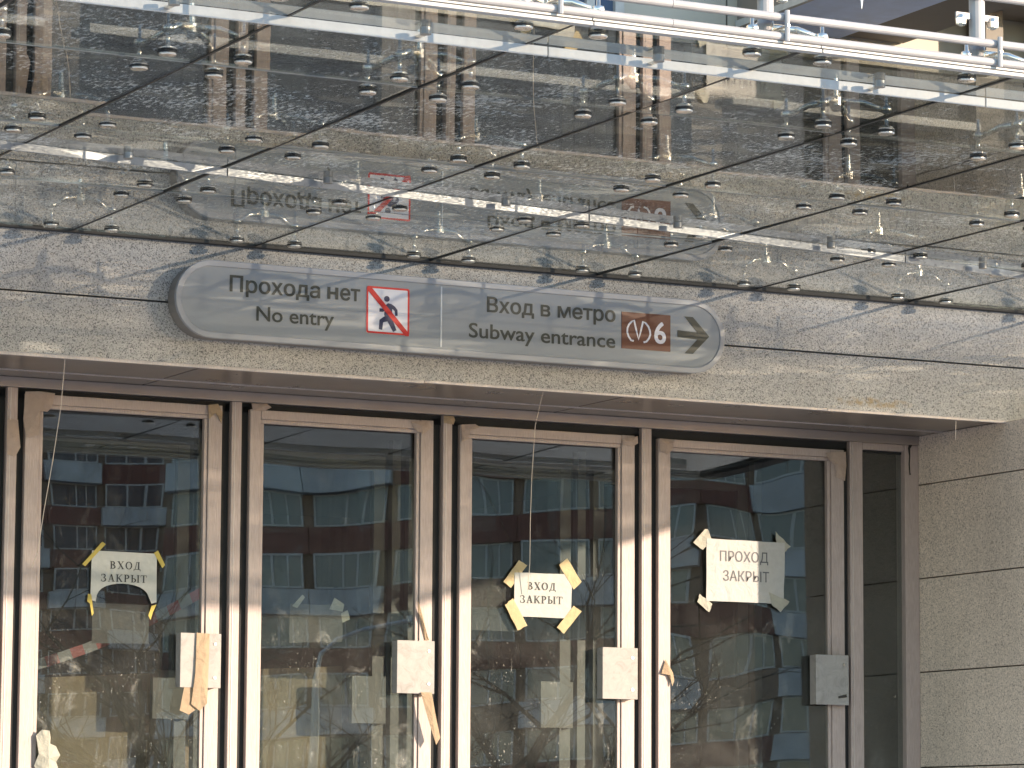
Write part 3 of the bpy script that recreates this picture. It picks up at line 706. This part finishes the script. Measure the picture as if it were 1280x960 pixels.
part(quad([(-0.845,1.045),(-0.525,1.052),(-0.527,1.256),(-0.845,1.258)], QY), 'sheet', M['paper_dim'], b1)
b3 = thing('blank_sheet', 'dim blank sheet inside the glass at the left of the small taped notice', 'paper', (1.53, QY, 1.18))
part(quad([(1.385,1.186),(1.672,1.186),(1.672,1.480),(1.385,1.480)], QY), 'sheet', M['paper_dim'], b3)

# ---------------------------------------------------------------- hanging wires
def wire(name, label, path, r=0.0022):
    o = MB().tube(path, r, 5).build(name, M['wire'], origin=path[-1]); o.location = [c*S for c in path[-1]]
    return tag(o, label, 'wire')
wire('hanging_wire', 'thin pale wire hanging from the soffit edge across the leftmost door', [(-1.34,0.10,FB+0.002),(-1.29,0.28,2.20),(-1.24,0.52,1.95),(-1.21,0.72,1.70),(-1.195,0.84,1.50),(-1.21,0.885,1.42)])
wire('hanging_wire', 'thin pale wire hanging from the soffit above the small taped notice', [(1.38,0.10,FB+0.002),(1.50,0.42,2.28),(1.60,0.65,2.02),(1.66,0.78,1.78),(1.70,0.86,1.56),(1.70,0.885,1.40)])
wire('hanging_wire', 'short thin wire hanging from the soffit beside the granite side wall', [(3.98,0.02,FB+0.002),(3.982,0.03,2.30)])

# ---------------------------------------------------------------- the sign
sg = thing('direction_sign', 'long grey rounded metro sign reading No entry and Subway entrance with arrow', 'sign', (0.77, 0.0, 2.549))
def stadium(x0, x1, z0, z1, n=16):
    r = (z1-z0)/2; zc = (z0+z1)/2
    return arc(x1-r, zc, r, r, -90, 90, n) + arc(x0+r, zc, r, r, 90, 270, n)
SO, SI = stadium(-0.837, 2.381, 2.549, 2.950), stadium(-0.806, 2.350, 2.581, 2.918)
part(MB().prism(stadium(-0.832, 2.376, 2.554, 2.945), -0.098, -0.0022), 'housing', M['sign_side'], sg)
part(MB().ring(SO, SI, -0.124, -0.0985), 'rim', M['sign_rim'], sg, bevel=0.004)
part(MB().prism(SI, -0.1175, -0.0985), 'face', M['sign_face'], sg)
FY = -0.1192
part(MB().box(0.656, 0.664, FY-0.001, FY+0.0015, 2.590, 2.909), 'divider', M['divider'], sg)
part(text_mesh('Прохода', -0.539, -0.038, 2.797, 0.082, FY, 'П', 0.020), 'lettering', M['ink'], sg)
ne = text_mesh('ет', 0.080, 0.189, 2.797, 0.082, FY, 'П', 0.020)
ne.box(0.005, 0.0215, FY-0.0010, FY, 2.797, 2.859).box(0.0500, 0.0665, FY-0.0010, FY, 2.797, 2.859).box(0.0217, 0.0498, FY-0.0010, FY, 2.822, 2.836)
part(ne, 'lettering', M['ink'], sg)
words(text_mesh('No entry', -0.390, 0.042, 2.656, 0.073, FY, 'N', 0.014), 'lettering', M['ink'], sg, 0.012)
words(text_mesh('Вход в метро', 0.930, 1.699, 2.796, 0.080, FY, 'В', 0.021), 'lettering', M['ink'], sg, 0.012)
words(text_mesh('Subway entrance', 0.824, 1.699, 2.654, 0.075, FY, 'B', 0.014), 'lettering', M['ink'], sg, 0.012)
def rrect(x0, x1, z0, z1, r):
    return arc(x1-r, z0+r, r, r, -90, 0, 4)+arc(x1-r, z1-r, r, r, 0, 90, 4)+arc(x0+r, z1-r, r, r, 90, 180, 4)+arc(x0+r, z0+r, r, r, 180, 270, 4)
X0, X1, Z0, Z1 = 0.227, 0.474, 2.636, 2.882
pic = part(MB().prism(rrect(X0, X1, Z0, Z1, 0.012), FY-0.0008, FY+0.0015), 'pictogram_panel', M['white_film'], sg)
part(MB().ring(rrect(X0, X1, Z0, Z1, 0.012), rrect(X0+0.010, X1-0.010, Z0+0.010, Z1-0.010, 0.006), FY-0.0018, FY-0.0009), 'red_border', M['red_film'], pic)
U = lambda u, v: (X0+(u-95)/288*(X1-X0), Z1-(v-150)/318*(Z1-Z0))
man = MB()
man.prism([U(231+19*math.cos(R(a)), 229-20*math.sin(R(a))) for a in range(0, 360, 20)][::1], FY-0.0018, FY-0.0009)
man.prism([U(*q) for q in [(222,272),(240,258),(262,262),(286,278),(303,300),(304,338),(288,340),(284,308),(268,294),(266,345),(214,345),(216,290)]][::-1], FY-0.0020, FY-0.0010)
man.ribbon([U(216,296),(U(204,308)[0], U(204,308)[1]), U(182,308)], 0.018, FY-0.0019, 0.0009)
man.ribbon([U(238,340), U(232,362), U(195,382), U(190,440)], [0.040,0.034,0.024,0.020], FY-0.0021, 0.0009)
man.ribbon([U(246,342), U(256,380), U(286,444)], [0.040,0.030,0.022], FY-0.00205, 0.0009)
part(man, 'walking_figure', M['navy_film'], pic)
part(MB().prism([U(100,152), U(122,152), U(380,452), U(380,472), U(356,472), U(98,176)][::-1], FY-0.0030, FY-0.0022), 'red_slash', M['red_film'], pic)
bd = part(MB().box(1.738, 2.040, FY-0.0008, FY+0.0015, 2.656, 2.855), 'line_badge', M['brown_film'], sg)
B = lambda u, v: (1.738+(u-301)/391*0.302, 2.855-(v-268)/294*0.199)
lg = MB()
lg.ribbon([B(*q) for q in [(398,497),(376,492),(356,462),(346,430),(348,396),(362,364),(380,344),(400,330),(416,400),(437,482),(456,404),(472,336),(494,348),(514,372),(527,404),(530,436),(520,466),(500,494),(476,502)]], 0.0105, FY-0.0019, 0.001)
part(lg, 'metro_emblem', M['white_film'], bd)
part(text_mesh('6', 1.942, 2.009, 2.697, 0.115, FY-0.0014, '6', 0.02), 'line_number', M['white_film'], bd)
ar = MB(); A = lambda u, v: (2.085+(u-750)/253*0.198, 2.857-(v-290)/295*0.202)
ar.prism([A(*q) for q in [(750,406),(908,412),(806,292),(872,292),(1003,438),(872,585),(806,585),(908,468),(750,460)]][::-1], FY-0.0008, FY+0.0015)
part(ar, 'arrow', M['ink'], sg)

# ---------------------------------------------------------------- glass canopy
cn = thing('glass_canopy', 'dirty wet glass canopy on steel spider fittings above the sign', 'canopy', (0, 0, ZC))
JX = [-1.363+k for k in range(-5, 9)]
JY = [-5.46, -4.026, -2.549, -1.265, -0.036]
for i in range(len(JX)-1):
    for j in range(4):
        xa, xb = JX[i]+0.006, JX[i+1]-0.006; ya, yb = JY[j]+(0.0035 if j else 0), JY[j+1]-(0.0035 if j < 3 else 0)
        hx, hy = (xb-xa)/2, (yb-ya)/2
        me = MB().box(-hx, hx, -hy, hy, 0, 0.012, [0,1,0,0,0,0]).mesh('glass_pane', [M['can_bot'], M['can_top']])
        ob = link('glass_pane', me, cn)
        ob.location = ((xa+xb)/2*S, (ya+yb)/2*S, 0.0)
        ob.rotation_euler = (R(rnd.gauss(0, 0.16)), R(rnd.gauss(0, 0.12)), 0)
for i, x in enumerate(JX[1:-1]):
    part(MB().box(x-0.0058, x+0.0058, JY[0]+0.002, JY[-1], ZC-0.003, ZC+0.011), 'joint_seal', M['seal_black'], cn)
for y in JY[1:-1]:
    for a, b in zip(JX[:-1], JX[1:]):
        part(MB().box(a+0.0075, b-0.0075, y-0.0033, y+0.0033, ZC-0.001, ZC+0.011), 'joint_seal', M['seal_grey'], cn)
part(MB().box(JX[0], JX[-1], -0.034, -0.002, ZC-0.009, ZC+0.016), 'wall_flashing', M['flash'], cn)
part(MB().box(JX[-1]-0.14, JX[-1]+0.02, -5.46, -0.04, ZC-0.03, ZC-0.002), 'edge_profile', M['flash'], cn)  # unseen end strip added to hide a bright line mirrored in the doors
part(MB().box(JX[-1]-0.005, JX[-1]+0.02, -5.46, -0.04, ZC-0.0015, ZC+0.02), 'edge_profile', M['flash'], cn)
# front edge profile
for a, b in zip([-6.4+0.98*0]+[-1.36+k for k in range(-4, 8)], [-1.36+k for k in range(-4, 8)]+[6.637]):
    part(MB().box(a+0.002, b-0.002, -5.505, -5.463, ZC-0.013, ZC-0.004), 'edge_profile', M['white_metal'], cn, bevel=0.002)
    part(MB().box(a+0.002, b-0.002, -5.515, -5.474, ZC-0.034, ZC-0.019), 'edge_profile', M['white_metal'], cn, bevel=0.003)
# spider fittings
def bolt_mesh():
    m = MB().lathe((0,0), [(0.012,-0.017),(0.033,-0.015),(0.036,-0.011),(0.036,-0.0075)], 18).mesh('bolt_cap', M['steel']); return m
def gasket_mesh(): return MB().lathe((0,0), [(0.038,-0.0075),(0.0385,-0.0005),(0.038,-0.0003)], 18).mesh('gasket', M['chrome_dark'])
def pin_mesh():
    return MB().lathe((0,0), [(0.030,0.0125),(0.030,0.018),(0.010,0.020),(0.009,0.075),(0.021,0.080),(0.025,0.092),(0.021,0.106),(0.008,0.110),(0.007,0.165),(0.004,0.167)], 12).mesh('pin', M['steel'])
BM, GM, PM = bolt_mesh(), gasket_mesh(), pin_mesh()
for me in (PM,): me.polygons.foreach_set('use_smooth', [True]*len(me.polygons))
def spider(x, y, bolts, hubz=0.14, ty=0.0):
    h = MB().lathe((0, ty), [(0.012, hubz-0.045),(0.020, hubz-0.035),(0.030, hubz-0.02),(0.030, hubz+0.015),(0.014, hubz+0.022),(0.010, hubz+0.10),(0.006, hubz+0.102)], 14)
    sp = h.build('spider_fitting', M['steel'], cn, origin=(0,0,0)); sp.location = (x*S, y*S, 0)
    ORI[sp.name] = (0,0,0)
    for bx, by in bolts:
        dx, dy = bx, by-ty; l = math.hypot(dx, dy); ux, uy = dx/l, dy/l
        arm = MB().tube([(ux*0.02, ty+uy*0.02, hubz), (bx*0.55, ty+dy*0.55, hubz-0.012), (bx-ux*0.018, by-uy*0.018, 0.093)], [0.019, 0.014, 0.012], 8)
        a = part(arm, 'arm', M['steel'], sp, smooth=True)
        for nm, me in (('bolt_cap', BM), ('gasket', GM), ('pin', PM)):
            link(nm, me, sp, loc=(bx, by, 0))
four = [(-0.16,-0.15), (0.16,-0.15), (-0.16,0.15), (0.16,0.15)]
for x in JX[1:-1]:
    for j, y in enumerate(JY[1:-1]):
        if {0: -4.6, 1: -3.6, 2: -2.6}[j] < x < {0: 1.9, 1: 2.9, 2: 3.9}[j]: spider(x, y, four)
    if -2.6 < x < 4.9: spider(x, JY[-1], [(-0.16,-0.125), (0.16,-0.125)], 0.15, -0.09)
    if -4.6 < x < 1.9: spider(x, JY[0]+0.30, [(-0.16,-0.10), (0.16,-0.10)], 0.14, 0.05)
# drip strips under the glass: a straight one near the front edge, a bent one farther in
for k in range(-3, 4):
    a, b = -1.27+2.03*k, -1.27+2.03*(k+1)
    d = part(MB().box(a+0.003, min(b, 6.1)-0.003, -4.980, -4.972, 3.017, 3.0555), 'drip_strip', M['drip'], cn, bevel=0.0015)
    for x in (a+0.45, a+1.47):
        if x < 6.0:
            part(MB().disc((x, -5.05), 0.022, 3.030, 3.0568), 'standoff', M['dull_steel'], d, smooth=False)
            part(MB().box(x-0.012, x+0.012, -5.03, -4.9805, 3.030, 3.036), 'bracket', M['steel'], d)
B2 = [(-5.42,-2.46),(-3.38,-2.24),(-1.35,-1.99),(0.67,-1.72),(2.71,-1.40),(4.74,-1.02),(6.1,-0.75)]
for (xa, ya), (xb, yb) in zip(B2[:-1], B2[1:]):
    L = math.hypot(xb-xa, yb-ya); ux, uy = (xb-xa)/L, (yb-ya)/L; e = 0.003
    P = lambda t, o, z: (xa+ux*t-uy*o, ya+uy*t+ux*o, z)
    m = MB().add([P(e,-.005,3.019),P(L-e,-.005,3.019),P(L-e,.005,3.019),P(e,.005,3.019),P(e,-.005,3.0555),P(L-e,-.005,3.0555),P(L-e,.005,3.0555),P(e,.005,3.0555)],
                 [(0,3,2,1),(4,5,6,7),(0,1,5,4),(1,2,6,5),(2,3,7,6),(3,0,4,7)])
    d = part(m, 'drip_strip', M['drip2'], cn, bevel=0.0015)
    for t in (0.50, 1.50):
        if t < L-0.2:
            q = P(t, -0.07, 0)
            part(MB().disc((q[0], q[1]), 0.022, 3.030, 3.0568), 'standoff', M['dull_steel'], d)

# ---------------------------------------------------------------- tube rail on the canopy front
rl = thing('tube_rail', 'double white tube rail with clamps along the front edge of the glass canopy', 'railing', (0, -5.478, ZC))
for z in (3.072, 3.147):
    for a, b in ((-6.4, -3.45), (-3.45, -1.02), (-1.02, 1.42), (1.42, 3.86), (3.86, 6.1)):
        part(MB().tube([(a+0.001,-5.500,z),(b-0.001,-5.500,z)], 0.0165, 14), 'tube', M['pipe'], rl, smooth=False)
part(MB().tube([(-6.4,-5.46,3.345),(6.1,-5.46,3.345)], 0.0165, 14), 'tube', M['pipe'], rl)
M['ice'] = simple('ice', (0.75, 0.78, 0.80), 0.1)
ic = MB().lathe((-0.147,-5.46), [(0.001,3.232),(0.005,3.262),(0.010,3.30),(0.014,3.331)], 8).build('icicle', M['ice'], origin=(-0.147,-5.46,3.331))
ic.location = (-0.147*S, -5.46*S, 3.331*S); tag(ic, 'single small icicle hanging above the double white tube rail', 'icicle')
for x in (-3.50, -2.52, -1.54, -0.56, 0.42, 1.40, 2.38, 3.36, 4.34):
    cl = MB().tube([(x+0.035,-5.525,3.050),(x+0.035,-5.525,3.171)], 0.010, 8)
    c = part(cl, 'clamp', M['pipe'], rl)
    part(MB().tube([(x+0.035,-5.537,3.110),(x+0.035,-5.40,3.110)], 0.006, 8), 'clamp_bolt', M['steel'], c)
    part(MB().lathe((x+0.035,-5.40), [(0.018,ZC+0.0125),(0.018,ZC+0.03),(0.010,ZC+0.035),(0.010,3.150)], 10), 'clamp_foot', M['steel'], c)
for x in (-0.565, 0.412, 2.36):
    p = part(MB().tube([(x,-5.43,3.105),(x,-5.43,3.13),(x,-5.43,4.4)], [0.022,0.032,0.032], 16), 'post', M['pipe'], rl)
    for sx in (-0.075, 0.075):
        part(MB().lathe((x+sx,-5.43), [(0.010,3.222),(0.022,3.229),(0.024,3.252),(0.018,3.267)], 10), 'post_bolt', M['steel'], p)
    part(MB().box(x-0.10, x+0.10, -5.435, -5.425, 3.252, 3.277), 'post_bracket', M['pipe'], p)

# ---------------------------------------------------------------- the street behind the camera, seen mirrored in the door glass
def polar(th, D): return (1.3*S + D*math.sin(R(th)), 0.9*S - D*math.cos(R(th)))
GZ = GROUND*S
def plain(name, mb, mat, parent):     # mesh in metres, local to its parent
    me = bpy.data.meshes.new(name); me.from_pydata(mb.v, [], mb.f); me.materials.append(mat); me.update()
    ob = bpy.data.objects.new(name, me); col.objects.link(ob); ob.parent = parent; return ob
def apartment(th, D, yaw, bays, floors, label, pattern, seed, bw=3.4, fh=2.9):
    r = random.Random(seed); x, y = polar(th, D)
    e = bpy.data.objects.new('apartment_block', None); col.objects.link(e)
    e.location = (x, y, GZ); e.rotation_euler = (0, 0, R(th+yaw))   # local -y.. faces away, +y faces the station
    tag(e, label, 'building')
    W = bays*bw
    plain('wall', MB().box(-W/2, W/2, -12, -0.30, 0, floors*fh+1.2), M['apt_brown'], e)
    plain('roof_edge', MB().box(-W/2-0.2, W/2+0.2, -12.2, 0.2, floors*fh+1.2, floors*fh+1.7), M['apt_white'], e)
    sp = {c: None for c in 'rwb'}; mats = {'r': M['apt_red'], 'w': M['apt_white'], 'b': M['apt_brown']}
    fr = gl = None
    for i in range(bays):
        for j in range(floors):
            cx, z0 = -W/2+(i+.5)*bw, j*fh+0.9
            c = pattern(i, j)
            deep = 0.55 if c == 'w' else 0.0
            if sp[c] is None:
                sp[c] = plain('spandrel_panel', MB().box(-bw/2+0.02, bw/2-0.02, -0.28, 0.02+deep, -0.62, 0.62), mats[c], e); o = sp[c]
            else:
                o = sp[c].copy(); col.objects.link(o); o.parent = e
            o.location = (cx, 0, z0-0.05)
            if fr is None:
                m = MB(); w2, h2 = bw*0.42, 0.80
                for a in ((-w2, w2, -h2, -h2+0.09), (-w2, w2, h2-0.09, h2), (-w2, -w2+0.09, -h2+0.09, h2-0.09), (w2-0.09, w2, -h2+0.09, h2-0.09), (-0.05, 0.05, -h2+0.09, h2-0.09), (w2*0.45, w2*0.45+0.08, -h2+0.09, h2-0.09)):
                    m.box(a[0], a[1], -0.10, 0.0, a[2], a[3])
                fr = plain('window', m, M['apt_frame'], e)
                gl = plain('pane', MB().box(-w2+0.02, w2-0.02, -0.07, -0.05, -h2+0.02, h2-0.02), M['apt_glass'], fr); f = fr
            else:
                f = fr.copy(); col.objects.link(f); f.parent = e
                g2 = gl.copy(); col.objects.link(g2); g2.parent = f
            f.location = (cx, -0.15+deep*0.9, z0+1.42)
    return e
apartment(27.6, 150, 8, 10, 17, 'long block of flats with white balcony bands and red-brown panels, mirrored in the right doors',
          lambda i, j: 'w' if (i in (0, 1, 2, 5, 6) and j % 2 == 0) or i == 8 else ('b' if j % 5 == 4 else 'r'), 3)
apartment(18.6, 235, -6, 9, 14, 'distant block of flats with red panels and pale windows, mirrored in the leftmost door',
          lambda i, j: 'r' if (i+j) % 3 else 'w', 4)

def tree_mesh(seed, H):
    r = random.Random(seed); trunk = MB(); crown = MB()
    def grow(p, d, L, rad, lvl, mb):
        n = 3 if lvl < 3 else 2; path = [p]; dd = d
        for k in range(n):
            dd = (dd + Vector((r.gauss(0,.16), r.gauss(0,.16), r.gauss(0.03,.10)))).normalized(); path.append(path[-1]+dd*L/n)
        mb.tube(path, [rad*(1-0.45*k/n) for k in range(n+1)], 6 if lvl < 2 else 4, False)
        if lvl >= 5: return
        for c in range(4 if lvl == 0 else 3):
            i = r.randint(max(1, n-2), n); a = r.uniform(0, 2*math.pi); sp = r.uniform(0.35, 0.85)
            side = Vector((math.cos(a), math.sin(a), 0.15))
            grow(path[i], (dd*(1-sp*.55)+side*sp).normalized(), L*r.uniform(.58, .80), rad*r.uniform(.42, .56), lvl+1, crown)
    grow(Vector((0,0,0)), Vector((0,0,1)), H*0.34, H*0.020, 0, trunk)
    return trunk, crown
TL = [(20.5, 78, 15.0, 1, 'slim bare tree mirrored at the left of the torn notice'), (22.1, 92, 15.5, 2, 'bare tree mirrored at the right of the torn notice'),
      (27.0, 66, 14.0, 3, 'big bare tree mirrored above the small taped notice'), (28.4, 88, 14.5, 4, 'bare tree mirrored at the right of the small taped notice')]
TM = {}
for th, D, H, sd, lab in TL:
    x, y = polar(th, D)
    e = bpy.data.objects.new('bare_tree', None); col.objects.link(e); e.location = (x, y, GZ); e.rotation_euler = (0, 0, R(th*37 % 360))
    tag(e, lab, 'tree', 'bare street trees')
    if sd not in TM:
        t, c = tree_mesh(sd, H); a = plain('trunk', t, M['bark'], e); b = plain('crown', c, M['bark'], e); TM[sd] = (a, b)
    else:
        for q in TM[sd]:
            c = q.copy(); col.objects.link(c); c.parent = e
x, y = polar(23.4, 58)
lp = bpy.data.objects.new('street_lamp', None); col.objects.link(lp); lp.location = (x, y, GZ); lp.rotation_euler = (0, 0, R(23.4))
tag(lp, 'tall grey street lamp with curved arm, mirrored in the door without a notice', 'lamp')
HL = 8.0
plain('pole', MB().tube([(0,0,0),(0,0,HL*0.5),(0,0,HL-1.0)], [0.11,0.085,0.065], 8), M['lamp_metal'], lp)
plain('arm', MB().tube([(0,0,HL-1.0),(0.12,0,HL-0.45),(0.5,0,HL-0.1),(1.2,0,HL+0.12),(2.0,0,HL+0.2)], 0.045, 8), M['lamp_metal'], lp)
hd = plain('lamp_head', MB().box(1.95, 2.75, -0.13, 0.13, HL+0.17, HL+0.30), M['lamp_metal'], lp)
plain('lens', MB().box(2.05, 2.70, -0.10, 0.10, HL+0.13, HL+0.168), M['lamp_glass'], hd)
